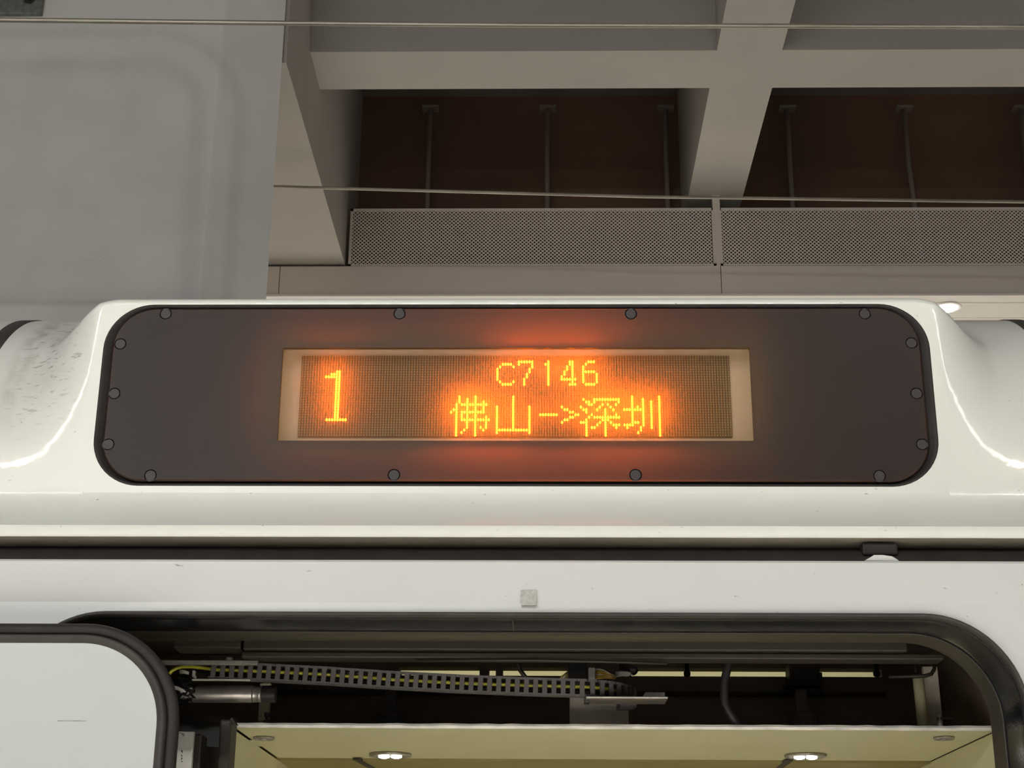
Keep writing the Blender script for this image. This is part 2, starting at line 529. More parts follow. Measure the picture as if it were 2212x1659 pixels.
# the fascia of the far platform: perforated sheets over plain sheets, edge trim, soffit
ZF0, ZF1, ZF2 = 3.648, 3.846, 4.234
fas = thing('trim_1', (0, 8.5, ZF0), 'grey metal fascia of perforated sheets above plain sheets over the far platform', 'fascia')
fas['kind'] = 'structure'
def perforated(x0, x1, z0, z1, Y):
    p, r, R = 0.0247, 0.0118, 0.0062
    v, f = [], []
    th = 0.003
    def cell(cx, cz):
        n = len(v)
        v.extend([(cx - p / 2, Y, cz), (cx, Y, cz - r), (cx + p / 2, Y, cz), (cx, Y, cz + r)])
        for k in range(8):
            a = math.pi + k * math.pi / 4
            v.append((cx + R * math.cos(a) * 1.04, Y, cz + R * math.sin(a)))
        for k in range(8):
            a = math.pi + k * math.pi / 4
            v.append((cx + R * math.cos(a) * 1.04, Y + th, cz + R * math.sin(a)))
        for q in range(4):
            a0, a1, a2 = n + 4 + 2 * q, n + 4 + 2 * q + 1, n + 4 + (2 * q + 2) % 8
            c0, c1 = n + q, n + (q + 1) % 4
            f.append((c0, c1, a1))
            f.append((c0, a1, a0))
            f.append((c1, a2, a1))
        for k in range(8):
            k2 = (k + 1) % 8
            f.append((n + 4 + k, n + 4 + k2, n + 12 + k2, n + 12 + k))
    row = 0
    z = z0 + r + 0.004
    while z < z1 - r - 0.004:
        off = (row % 2) * p / 2
        x = x0 + p * 0.75 + off
        while x < x1 - p * 0.7:
            cell(x, z)
            x += p
        row += 1
        z += r
    m = MB()
    m.v, m.f = v, f
    # solid rims hide the ragged border of the lattice
    e = 0.0165
    m.box(x0, x1, Y - 0.0015, Y + 0.012, z1 - 0.017, z1)
    m.box(x0, x1, Y - 0.0015, Y + 0.012, z0, z0 + 0.013)
    m.box(x0, x0 + e, Y - 0.0015, Y + 0.012, z0, z1)
    m.box(x1 - e, x1, Y - 0.0015, Y + 0.012, z0, z1)
    return m
xs = at(1549, 500, 8.5).x
xr = xs + 2.19
pw = [(XL + 0.02, xs - 0.012), (xs + 0.012, xr), (xr + 0.024, xr + 2.19)]
for a, b in pw:
    perforated(a, b, ZF1 + 0.002, ZF2, 8.5).build('perforated_sheet', M['fascia'], fas, angle=30)
pl = [(-2.6, at(604, 600, 8.5).x - 0.002), (at(604, 600, 8.5).x + 0.002, xs + 0.010), (xs + 0.014, xr + 0.012), (xr + 0.016, xr + 2.2)]
for a, b in pl:
    MB().box(a, b, 8.497, 8.52, ZF0 + 0.012, ZF1, 0.001).build('plain_sheet', M['fascia'], fas)
MB().box(xs - 0.022, xs + 0.022, 8.485, 8.53, ZF2 - 0.02, HS).build('hanger_post', M['fascia'], fas)
MB().box(xs - 0.012, xs + 0.012, 8.494, 8.515, ZF1, ZF2).build('cover_strip', M['fascia'], fas)
MB().box(-2.6, 5, 8.488, 8.525, ZF0 - 0.004, ZF0 + 0.012, 0.003).build('edge_trim', M['soffit'], fas)
sof = MB().box(-2.6, 6, 8.52, 13, ZF0, ZF0 + 0.06).box(-2.6, 6, 8.60, 8.625, ZF0 - 0.006, ZF0).box(-2.6, 6, 8.84, 8.86, ZF0 - 0.006, ZF0).build('trim_2', M['soffit'])
structure(sof, 'white soffit strip of the far platform beside the bright downlight', 'soffit')
p = at_z(2045, 664, ZF0 - 0.004)
dl = thing('downlight', p, 'bright round downlight glaring above the right corner of the display housing', 'lamp')
MB().lathe([(0.085, 0), (0.085, -0.008), (0.066, -0.008), (0.066, 0.0)], (p.x, p.y, ZF0 - 0.002), (0, 0, 1), 28).build('rim', M['soffit'], dl, angle=40)
MB().lathe([(0.066, -0.006), (0.058, -0.016), (0.03, -0.024), (0.006, -0.027)], (p.x, p.y, ZF0), (0, 0, 1), 28).build('lamp_lens', M['down'], dl, smooth=True)

# overhead wires
def wire(pts, r, label):
    m = MB().tube(pts, r, 12)
    o = m.build('overhead_wire', M['wire'], smooth=True)
    tag(o, label, 'wire')
a, b = at(0, 43, 3.8), at(2212, 58, 3.8)
k = b - a
wire([a - k * 1.2, a - k * 0.4, a, a + k * 0.25 + Vector((0, 0, -0.004)), a + k * 0.5 + Vector((0, 0, -0.006)), a + k * 0.75 + Vector((0, 0, -0.003)), b, b + k * 0.4, b + k * 1.2], 0.0072,
     'thick overhead contact wire crossing in front of the concrete column near the top')
a, b = at(590, 403, 7.2), at(2212, 436, 7.2)
k = b - a
wire([a - k * 1.0, a, a + k * 0.5 + Vector((0, 0, -0.015)), b, b + k * 1.0], 0.0085, 'thinner overhead wire passing behind the column just above the perforated panels')

# ------------------------------------------------------------------ the train
XC = -0.041
train = thing('train_carriage', (XC, 2.5, -1.45), 'white train carriage with an open plug door and a roof edge display housing', 'train')
# upper body: base roof curve and the display housing swelling out of it
R0, ZB, YB = 0.403, 0.612, 2.148
def arc(phi):
    return (YB + R0 * (1 - math.cos(phi)), ZB + R0 * math.sin(phi))
rows = []          # (base point, housing point)
for k in range(8):
    t = k / 7
    z = 0.555 + (ZB - 0.555) * t
    y = 2.112 + (YB - 2.112) * smooth01(t * 0.5 + 0.0) * 2.0
    y = 2.112 + (YB - 2.112) * (1 - (1 - t) ** 1.6)
    rows.append(((y, z), (y, z)))
ZT = 0.911
n1 = 26
for k in range(1, n1 + 1):
    t = k / n1
    rows.append((arc(math.radians(40) * t), (YB, ZB + (ZT - ZB) * t)))
ri = len(rows) - 1
rr_ = 0.010
for k in range(1, 9):
    a = math.radians(90 * k / 8)
    rows.append((arc(math.radians(40 + 5 * k / 8)), (YB + rr_ - rr_ * math.cos(a), ZT + rr_ * math.sin(a))))
e = arc(math.radians(54))
for k in range(1, 7):
    t = k / 6
    y0 = YB + rr_
    rows.append((arc(math.radians(45 + 9 * t)), (y0 + (e[0] - y0) * t, ZT + rr_ + (e[1] - ZT - rr_) * t)))
for k in range(1, 15):
    pnt = arc(math.radians(54 + 41 * k / 14))
    rows.append((pnt, pnt))
for k in range(1, 4):
    pnt = (rows[-1][0][0] + 0.4, rows[-1][0][1] - 0.01)
    rows.append((pnt, pnt))
W0, W1 = 0.634, 0.775
def drop(x):
    return min(0.09, 5.5 * max(0.0, abs(x - XC) - 0.60) ** 2)
def wgt(x):
    s_ = (abs(x - XC) - W0) / (W1 - W0)
    s_ = max(0.0, min(1.0, s_))
    return 1 - (0.55 * smooth01(s_) + 0.45 * (1 - (1 - s_) ** 1.4))
xsn = [-2.6, -2.0, -1.5, -1.2, -1.0, -0.9]
xsn += [XC - W1 - 0.03, XC - W1 - 0.008]
xsn += [XC - W1 + (W1 - W0) * k / 22 for k in range(23)]
cs = [0.600 + 0.028 * k / 6 for k in range(7)]
xsn += [XC - c for c in reversed(cs)]
xsn += [XC - 0.600 + 1.200 * k / 40 for k in range(1, 40)]
xsn += [XC + c for c in cs]
xsn += [XC + W0 + (W1 - W0) * k / 22 for k in range(23)]
xsn += [XC + W1 + 0.008, XC + W1 + 0.03, 0.85, 0.95, 1.15, 1.5, 2.0, 2.6]
mb = MB()
nx = len(xsn)
for j, (bp_, hp0) in enumerate(rows):
    for x in xsn:
        g = wgt(x)
        f_ = (j - 7) / n1 if j <= ri else max(0.0, 1 - max(0, j - ri - 8) / 6.0)
        hp = (hp0[0], hp0[1] - drop(x) * max(0.0, f_))
        mb.v.append((x, bp_[0] + (hp[0] - bp_[0]) * g, bp_[1] + (hp[1] - bp_[1]) * g))
r0 = 7     # row at ZB
for j in range(len(rows) - 1):
    for i in range(nx - 1):
        xm = (xsn[i] + xsn[i + 1]) / 2
        if abs(xm - XC) < 0.628 and r0 <= j < ri:
            continue
        mb.f.append((j * nx + i, j * nx + i + 1, (j + 1) * nx + i + 1, (j + 1) * nx + i))
PX0, PX1, PZ0, PZ1, PR = -0.661, 0.578, 0.6225, 0.9085, 0.072
inner = rrect(PX0, PX1, PZ0, PZ1, PR, 12)
side = [ZT - drop(XC + 0.628) - 0.021 * k / 6 for k in range(7)]
outer = [(XC + 0.628, z) for z in reversed(side)] + [(XC + c, ZT - drop(XC + c)) for c in reversed(cs[:-1])]
outer += [(XC - c, ZT - drop(XC - c)) for c in cs] + [(XC - 0.628, z) for z in side[1:]]
outer += rrect(XC - 0.628, XC + 0.628, ZB, ZT, 0.002, 12)[26:]
mb.loft([loop(outer, YB), loop(inner, YB), loop([(x, z) for x, z in inner], YB + 0.004)])
# lower fold of the upper body: short apron
ap = [(2.112, 0.555), (2.110, 0.5535), (2.1130, 0.5405), (2.115, 0.538)]
mb.loft([[(x, y, z) for y, z in ap] for x in (-2.6, -1, 0, 1, 2.6)], closed=False)
mb.build('upper_body', M['body'], train, angle=38)
mb = MB()
mb.loft([[(x, y, z) for y, z in ((2.115, 0.538), (2.165, 0.5365), (2.167, 0.535))] for x in (-2.6, -1, 0, 1, 2.6)], closed=False)
mb.build('drip_ledge', M['lip'], train, label='beige underside of the ledge above the gutter')
# rubber gutter strip below the ledge
mb = MB()
g_ = [(2.166, 0.5355), (2.150, 0.530), (2.134, 0.522), (2.128, 0.510), (2.126, 0.502), (2.120, 0.4965), (2.11, 0.494)]
mb.loft([[(x, y, z) for y, z in g_] for x in (-2.6, -1, 0, 0.4, 0.5, 0.6, 1, 2.6)], closed=False)
mb.build('gutter', M['rubber'], train, smooth=True, label='black rubber strip in the gutter')
# white end stop that breaks the gutter strip
pa = [at(x, y, 2.104) for x, y in ((1866, 1213), (1880, 1205), (1886, 1201), (1905, 1201), (1925, 1204), (1937, 1211), (1940, 1214))]
MB().prism([(q.x, 2.098, q.z) for q in pa], (0, 0.018, 0)).build('gutter_stop', M['body_low'], train, label='chipped white lump breaking the lower edge of the gutter')
q = at(1905, 1185, 2.13)
MB().box(q.x - 0.028, q.x + 0.022, 2.1265, 2.15, q.z - 0.010, q.z + 0.008, 0.003).build('gutter_plug', M['rubber'], train)
# roof joint seals
for sgn, lab in ((-1, 'black curved rubber seal over the roof left of the housing'), (1, 'black curved rubber seal over the roof right of the housing')):
    xc = XC + sgn * 0.826
    lp = []
    for x, off in ((xc - 0.013, 0.0), (xc - 0.0115, 0.0012), (xc + 0.0115, 0.0012), (xc + 0.013, 0.0)):
        l = []
        for (bp_, hp) in rows[3:]:
            dy, dz = bp_[0] - (YB + R0), bp_[1] - ZB
            L = math.hypot(dy, dz)
            l.append((x, bp_[0] + dy / L * off, bp_[1] + dz / L * off))
        lp.append(l)
    MB().loft(lp, closed=False).build('roof_seal', M['rubber_grey'], train, smooth=True, label=lab)

# lower body with the doorway
DX0, DX1, DZ1, DR, YD = -0.732, 0.650, 0.424, 0.13, 2.10
door_in = rrect(DX0, DX1, -1.5, DZ1, DR, 14)
door_out = rrect(DX0 - 0.03, DX1 + 0.03, -1.55, 0.441, 0.002, 14)
mb = MB()
mb.loft([loop(door_out, YD), loop(door_in, YD), loop(door_in, YD + 0.02)])
prof = [(YD, -1.55), (YD, 0.441)]
mb.loft([[(x, y, z) for y, z in prof] for x in (-2.6, DX0 - 0.03)], closed=False)
mb.loft([[(x, y, z) for y, z in prof] for x in (DX1 + 0.03, 2.6)], closed=False)
prof = [(YD, 0.441), (YD - 0.0012, 0.447), (YD - 0.009, 0.485), (YD - 0.010, 0.496), (YD - 0.007, 0.4995), (YD + 0.012, 0.5)]
mb.loft([[(x, y, z) for y, z in prof] for x in (-2.6, -1, 0, 1, 2.6)], closed=False)
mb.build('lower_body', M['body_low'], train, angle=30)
q = at(1142, 1292, YD - 0.004)
MB().box(q.x - 0.0105, q.x + 0.0105, YD - 0.0055, YD - 0.001, q.z - 0.0105, q.z + 0.0105).build('tape_residue', M['tape'], train, label='small grey square of old tape residue')

# door frame: gasket, gloss reveal, inner seal
def ring(levels, name, m, label=None, parent=None):
    mb = MB()
    mb.loft([loop(rrect(DX0 + i, DX1 - i, -1.5, DZ1 - i, max(DR - i, 0.02), 16), y) for i, y in levels])
    return mb.build(name, m, parent or train, smooth=True, label=label)
frame = ring([(-0.003, YD + 0.001), (-0.003, YD - 0.006), (-0.001, YD - 0.010), (0.002, YD - 0.010), (0.0035, YD - 0.004), (0.0035, YD + 0.006)], 'door_frame', M['rubber_grey'], 'dark rubber framed doorway with a gloss black reveal')
ring([(0.003, YD + 0.005), (0.0042, YD + 0.0035), (0.0047, YD + 0.007), (0.0048, YD + 0.02), (0.0052, YD + 0.075), (0.0075, YD + 0.085)], 'frame_reveal', M['gloss'], 'gloss black reveal inside the gasket', frame)
ring([(0.007, YD + 0.084), (0.0088, YD + 0.083), (0.0092, YD + 0.088), (0.0094, YD + 0.125), (0.0125, YD + 0.130)], 'inner_seal', M['dark2'], None, frame)
q = at(1108, 1352, YD + 0.03)
MB().box(q.x - 0.001, q.x + 0.001, YD + 0.004, YD + 0.085, DZ1 - 0.0066, DZ1 - 0.004).build('reveal_joint', M['rubber_grey'], frame)

# open door leaf, standing out in front of the body side
LY = 2.03
LX1, LZ1, LR = -0.4755, 0.3985, 0.135
LX0 = -1.75
def lring(levels, name, m, parent, label=None):
    mb = MB()
    mb.loft([loop(rrect(LX0 + i, LX1 - i, -1.4, LZ1 - i, max(LR - i, 0.02), 16), y) for i, y in levels])
    return mb.build(name, m, parent, smooth=True, label=label)
leaf = MB()
lo = rrect(LX0 + 0.026, LX1 - 0.026, -1.374, LZ1 - 0.026, LR - 0.026, 16)
leaf.loft([loop(lo, LY + 0.03), loop(lo, LY + 0.003), loop(rrect(LX0 + 0.028, LX1 - 0.028, -1.372, LZ1 - 0.028, LR - 0.028, 16), LY)])
leaf.poly(loop(rrect(LX0 + 0.028, LX1 - 0.028, -1.372, LZ1 - 0.028, LR - 0.028, 16), LY))
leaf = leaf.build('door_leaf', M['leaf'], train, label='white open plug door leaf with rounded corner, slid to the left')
lring([(0.014, LY + 0.045), (0.009, LY + 0.03), (0.0, LY + 0.009), (0.003, LY + 0.003), (0.012, LY + 0.001), (0.0155, LY + 0.006)], 'outer_gasket', M['rubber'], leaf)
lring([(0.0155, LY + 0.006), (0.0165, LY - 0.002), (0.019, LY - 0.005), (0.0225, LY - 0.003), (0.026, LY - 0.001), (0.0285, LY + 0.001)], 'inner_gasket', M['rubber_grey'], leaf)
q0, q1 = at(124, 1557, LY), at(186, 1558, LY)
MB().box(q0.x, q1.x, LY - 0.0006, LY + 0.001, q0.z - 0.0005, q0.z + 0.0005).build('scratch', M['plate'], leaf, label='fine grey scratch')

# ------------------------------------------------------------------ destination display
YP = 2.146          # front of the smoked cover
disp = thing('destination_display', (XC, 2.16, PZ0), 'black framed amber dot matrix destination display set in the white housing', 'display')
# gasket round the cover
mb = MB()
def ploop(i, y, j=None):
    j = i if j is None else j
    return loop(rrect(PX0 + i, PX1 - i, PZ0 + j, PZ1 - j, max(PR - (i + j) / 2, 0.01), 12), y)
mb.loft([ploop(-0.001, YB + 0.003), ploop(0.0, YB - 0.0005), ploop(0.003, YB - 0.001), ploop(0.006, YB + 0.003, 0.004), ploop(0.0145, YB + 0.006, 0.0065), ploop(0.016, YB + 0.008, 0.0075)])
mb.build('gasket', M['rubber'], disp, smooth=True)
# cover with the window cut out
wx0, wx1 = at(605, 850, YP).x, at(1624, 850, YP).x
wz1, wz0 = at(1106, 751, YP).z, at(1106, 952, YP).z
mb = MB()
win = rrect(wx0, wx1, wz0, wz1, 0.0012, 12)
mb.loft([ploop(0.0145, YB + 0.008, 0.007), ploop(0.0145, YP + 0.002, 0.007), ploop(0.0165, YP, 0.009), loop(win, YP), loop(win, YP + 0.007)])
cover = mb.build('cover_panel', M['panel'], disp, angle=25, label='smoked black cover with a wide window')
for px, py in ((358, 678), (863, 678), (1363, 678), (1868, 678), (325, 1027), (851, 1026), (1373, 1026), (1900, 1028), (260, 743), (247, 850), (234, 960), (1969, 741), (1980, 850), (1992, 960)):
    q = at(px, py, YP)
    MB().lathe([(0.0093, 0.0), (0.0090, 0.0002), (0.0087, -0.0004), (0.0081, -0.0004), (0.0075, 0.0004), (0.003, 0.0006)], (q.x, YP, q.z), (0, -1, 0), 24).build('bolt_cap', M['capm'] if 'capm' in M else M.setdefault('capm', mat('bolt_cap_plastic', (0.030, 0.024, 0.025), 0.5, spec=0.35)), cover, angle=30)
# LED module
YL = 2.180
LXA, LXB = at(650.6, 855, YL).x, at(1575.6, 855, YL).x
LZT, LZB = at(1106, 771.5, YL).z, at(1106, 940.5, YL).z
px_ = (LXB - LXA) / 159
pz_ = (LZT - LZB) / 31
def led(c, r):
    return (LXA + c * px_, LZT - r * pz_)
MB().box(LXA - 0.060, LXB + 0.060, YL + 0.004, YL + 0.03, LZB - 0.045, LZT + 0.045).build('led_tray', M['tray'], disp)
MB().box(LXA - px_ / 2, LXB + px_ / 2, YL - 0.0002, YL + 0.006, LZB - pz_ / 2, LZT + pz_ / 2).build('led_board', M['board'], disp)
hb = MB()  # unseen box added behind the cover to keep stray light out
hx0, hx1, hz0, hz1 = PX0 + 0.0155, PX1 - 0.0155, PZ0 + 0.008, PZ1 - 0.008
hb.loft([loop(rrect(hx0, hx1, hz0, hz1, 0.058, 8), y_) for y_ in (YP + 0.0015, YL + 0.032)])
hb.poly(loop(rrect(hx0, hx1, hz0, hz1, 0.058, 8), YL + 0.032))
hb.build('light_shield_box', M['black'], disp)
# rounded inner frame of the tray
tr_o = rrect(LXA - 0.06, LXB + 0.06, LZB - 0.045, LZT + 0.045, 0.002, 8)
tr_i = rrect(LXA - 0.040, LXB + 0.040, LZB - 0.0125, LZT + 0.013, 0.012, 8)
MB().loft([loop(tr_o, YL - 0.003), loop(tr_i, YL - 0.003), loop(tr_i, YL + 0.004)]).build('tray_frame', M['tray'], disp)

G = {}
def put(g, cols, rws):
    for c in cols:
        for r in rws:
            G.setdefault(g, set()).add((c, r))
def rg(a, b):
    return range(a, b + 1)
g = 'digit_one_large'
put(g, rg(9, 12), [8]); put(g, [11, 12], [7]); put(g, [13, 14], rg(6, 24)); put(g, rg(10, 17), [25])
K = 73
g = 'letter_c'
put(g, [K], rg(5, 9)); put(g, [K + 1, K + 6], [4, 10]); put(g, rg(K + 2, K + 5), [3, 11])
g = 'digit_seven'
put(g, rg(K + 8, K + 13), [2]); put(g, [K + 8], [3]); put(g, [K + 13], [3, 4]); put(g, [K + 12], [5, 6]); put(g, [K + 11], [7, 8]); put(g, [K + 10], [9, 10, 11])
g = 'digit_one_small'
put(g, [K + 19], rg(2, 11)); put(g, [K + 18], [3])
g = 'digit_four'
put(g, [K + 28], rg(2, 11)); put(g, [K + 27], [2, 3, 11]); put(g, [K + 26], [4, 5]); put(g, [K + 25], [6, 7]); put(g, [K + 24], [8]); put(g, rg(K + 24, K + 29), [9]); put(g, [K + 29], [11])
g = 'digit_six'
put(g, rg(K + 34, K + 36), [2]); put(g, [K + 33], [3]); put(g, [K + 32], rg(4, 10)); put(g, rg(K + 33, K + 36), [6, 11]); put(g, [K + 37], rg(7, 10))
g = 'character_fo'
put(g, [56], [22]); put(g, [57], [21]); put(g, [58], rg(19, 31)); put(g, [59], rg(16, 18)); put(g, rg(60, 69), [19]); put(g, [62], rg(17, 28)); put(g, [65], rg(16, 31)); put(g, [68], rg(18, 22))
put(g, rg(60, 68), [22]); put(g, [60], rg(22, 25)); put(g, rg(60, 70), [25]); put(g, [69], rg(24, 28)); put(g, [67], [28]); put(g, [68, 61], [29]); put(g, [60], [30])
g = 'character_shan'
put(g, [73, 85], rg(20, 30)); put(g, [79], rg(16, 29)); put(g, rg(73, 85), [29])
g = 'dash'
put(g, rg(89, 95), [23])
g = 'arrow_head'
put(g, [97], [20, 26]); put(g, [98, 99], [21, 25]); put(g, [100, 101], [22, 24]); put(g, [102, 103], [23])
g = 'character_shen'
put(g, [104], [20]); put(g, [105], [21, 17]); put(g, [106], [21, 22, 18]); put(g, [107], [18, 19]); put(g, [108], [19]); put(g, [104, 105], [26]); put(g, [106], rg(25, 31)); put(g, [107], [24]); put(g, [108], [23])
put(g, rg(109, 118), [17, 24]); put(g, [109, 118], [18]); put(g, [112, 114, 117], [19]); put(g, [111, 115], [20]); put(g, [110, 116], [21]); put(g, [113], rg(21, 31)); put(g, [117], [23]); put(g, [112, 114], [25]); put(g, [111, 115], [26])
put(g, [110, 116, 117, 118], [27]); put(g, [108, 109, 117], [28])
g = 'character_zhen'
put(g, [123], rg(16, 27)); put(g, rg(120, 126), [21]); put(g, [125], [20]); put(g, [124, 125], [26]); put(g, rg(120, 123), [27]); put(g, [121], [28]); put(g, [127], rg(17, 27)); put(g, [126], [28, 29]); put(g, [125], [30])
put(g, [130], rg(18, 28)); put(g, [133], rg(16, 31))
lit = set()
for g, cells in G.items():
    mb = MB()
    for c, r in sorted(cells):
        if (c, r) in lit:
            continue
        lit.add((c, r))
        x, z = led(c, r)
        y = YL - 0.0018
        vs = [(x + 0.00140 * math.cos(a), y, z + 0.0017 * math.sin(a)) for a in [k * math.pi / 4 for k in range(8)]]
        vs += [(vx * 1.0, YL, vz) for vx, _, vz in vs]
        mb.add(vs, [tuple(range(8))] + [(k, (k + 1) % 8, 8 + (k + 1) % 8, 8 + k) for k in range(8)])
    mb.build('lit_' + g, M['lit'], disp)
mb = MB()
for c in range(160):
    for r in range(32):
        if (c, r) in lit:
            continue
        x, z = led(c, r)
        y = YL - 0.0015
        a, b = 0.00062, 0.00125
        mb.add([(x - a, y, z - b), (x + a, y, z - b), (x + a, y, z + b), (x - a, y, z + b), (x - a * 1.2, YL, z - b * 1.2), (x + a * 1.2, YL, z - b * 1.2), (x + a * 1.2, YL, z + b * 1.2), (x - a * 1.2, YL, z + b * 1.2)],
               [(0, 1, 2, 3), (0, 4, 5, 1), (1, 5, 6, 2), (2, 6, 7, 3), (3, 7, 4, 0)])
mb.build('unlit_led', M['dot'], disp, kind='stuff', label='rows of unlit dots of the matrix')
MB().poly(loop(rrect(wx0 - 0.004, wx1 + 0.004, wz0 - 0.004, wz1 + 0.004, 0.001, 3), YP + 0.0075)).build('window_pane', M['pane'], disp, label='hazy clear window pane')

# ------------------------------------------------------------------ the doorway's inside
YH = 2.30
# shell of the cavity above the vestibule ceiling
cav = MB()
cav.box(-1.9, 1.3, 2.16, 2.92, 0.50, 0.52)                 # top
cav.box(-1.9, -0.75, 2.16, 3.0, -1.5, 0.50)                # left side
cav.box(0.70, 1.3, 2.16, 3.0, -1.5, 0.50)                  # right side
zs1, zs0 = at(1500, 1443, 2.86).z, at(1500, 1461, 2.86).z
cav.box(-0.75, 0.70, 2.86, 2.90, zs1, 0.50)                # bulkhead above the light slot
cav.box(-0.75, 0.70, 2.86, 2.90, 0.35, zs0)                # below it
cav.box(-0.75, at(862, 1452, 2.86).x, 2.86, 2.90, zs0, zs1)
cav.box(at(1905, 1452, 2.86).x, 0.70, 2.86, 2.90, zs0, zs1)
for a_, b_ in ((1036, 1056), (1071, 1086), (1226, 1364)):
    cav.box(at(a_, 1452, 2.86).x, at(b_, 1452, 2.86).x, 2.855, 2.90, zs0, zs1)
cav.build('door_cavity', M['dark'], train, label='dark recess above the doorway that holds the door gear')
# header rail and ledges across the top of the opening
q0, q1 = at(375, 1376, YH), at(1960, 1408, YH)
hd = thing('header_beam', (0, YH, q1.z), 'dark brown steel beam running across the top of the doorway', 'beam')
q2 = at(520, 1390, YH)
MB().box(q0.x, q2.x, YH, YH + 0.05, q1.z + 0.002, q0.z + 0.02, 0.002).build('beam_web', M['dark2'], hd)
MB().box(q2.x + 0.004, q1.x, YH - 0.003, YH + 0.05, q1.z, q0.z + 0.02, 0.002).build('beam_web', M['dark2'], hd)
MB().box(q2.x, 0.60, YH + 0.01, YH + 0.05, q1.z - 0.010, q1.z - 0.001, 0.002).build('beam_flange', M['dark2'], hd)
q3 = at(1335, 1432, YH)
MB().tube([at(900, 1427, YH + 0.01), at(1150, 1426, YH + 0.005), at(1300, 1429, YH), at(1440, 1433, YH)], 0.0022, 8).build('sealing_strip', M['dark2'], hd, smooth=True)
# wall behind the slots that catches the cabin light
MB().box(-1.3, 1.3, 3.62, 3.66, 0.30, 0.9).build('corridor_wall', M['cream'], train, label='lit cream wall seen through the slots')

# cable chain
ch = thing('cable_chain', at(920, 1475, 2.36), 'black plastic cable chain of square links carrying a yellow cable', 'cable chain')
path = []
YCn = 2.36
ctrl = [(462, 1449), (560, 1453), (700, 1460), (850, 1470), (1000, 1478), (1150, 1484), (1250, 1487)]
def interp(pts, x):
    for (xa, ya), (xb, yb) in zip(pts, pts[1:]):
        if xa <= x <= xb:
            return ya + (yb - ya) * (x - xa) / (xb - xa)
    return pts[-1][1]
pos = [at(x, interp(ctrl, x), YCn) for x in [464 + 19.8 * k for k in range(41)]]
pit = (pos[1] - pos[0]).length
ang = 0.0
while len(pos) < 52:                       # the end bends away from the viewer into the cavity
    ang += 0.17
    p = pos[-1].copy()
    pos.append(p + Vector((pit * math.cos(ang), pit * math.sin(ang), -0.0003)))
hh = 0.0128
def link_mesh():
    m = MB()
    L, bw = pit * 1.0, pit * 0.53
    dp = 0.012
    m.box(-bw / 2, bw / 2, -dp, -dp + 0.0035, -hh, hh, 0.0006)
    m.box(-L / 2, L / 2, -dp + 0.0004, -dp + 0.0035, hh * 0.72, hh * 0.98, 0.0004)
    m.box(-L / 2, L / 2, -dp + 0.0004, -dp + 0.0035, -hh * 0.98, -hh * 0.78, 0.0004)
    m.box(-L / 2, L / 2, -dp, dp, hh * 0.93, hh, 0.0004)
    m.box(-L / 2, L / 2, -dp, dp, -hh, -hh * 0.93, 0.0004)
    m.box(-bw / 2, bw / 2, dp - 0.003, dp, -hh, hh, 0.0006)
    return m
base = None
for i, p in enumerate(pos):
    t = (pos[min(i + 1, len(pos) - 1)] - pos[max(i - 1, 0)]).normalized()
    rot = Matrix((t, Vector((0, 0, 1)).cross(t).normalized(), t.cross(Vector((0, 0, 1)).cross(t).normalized()))).transposed().to_4x4()
    if base is None:
        lk = link_mesh().build('chain_link', M['chain'], None)
        base = lk
    else:
        lk = base.copy()
        C.objects.link(lk)
    lk.parent = ch
    lk.matrix_parent_inverse = Matrix.Translation(-ch.location)
    lk.matrix_basis = Matrix.Translation(p) @ rot
cab = [p + Vector((0, -0.002, 0.0015 + 0.0006 * math.sin(i * 0.2))) for i, p in enumerate(pos[:46])]
lead = [at(366, 1456, 2.37), at(371, 1449, 2.37), at(382, 1443, 2.37), at(396, 1440, 2.365), at(415, 1440, 2.36), at(440, 1443, 2.36), at(455, 1445, 2.36)]
MB().tube(lead + cab, 0.0027, 8).build('yellow_cable', M['yellow'], ch, smooth=True, label='yellow cable threaded through the links')
MB().tube([at(395, 1455, 2.372), at(430, 1456, 2.365)] + [p + Vector((0, 0.001, -0.0055)) for p in pos[:46]], 0.0036, 8).build('black_cable', M['black'], ch, smooth=True)
for k in range(3):
    MB().tube([at(388, 1448 + 3 * k, 2.37), at(398, 1449 + 2.5 * k, 2.368), at(408, 1452 + 2 * k, 2.366)], 0.0011, 6).build('wire', M['whitewire'], ch, smooth=True)
q = at(419, 1456, 2.36)
MB().box(q.x - 0.0018, q.x + 0.0018, 2.355, 2.372, q.z - 0.005, q.z + 0.005, 0.0006).build('cable_tie', M['whitewire'], ch)
# dangling pale offcuts resting in the chain
for px, py in ((697, 1452), (716, 1453), (735, 1454), (755, 1455), (774, 1456)):
    q = at(px, py, 2.366)
    MB().tube([(q.x - 0.003, q.y, q.z), (q.x, q.y - 0.001, q.z + 0.001), (q.x + 0.003, q.y, q.z + 0.0022)], 0.0013, 6).build('pale_wire', M['whitewire'], ch, smooth=True)

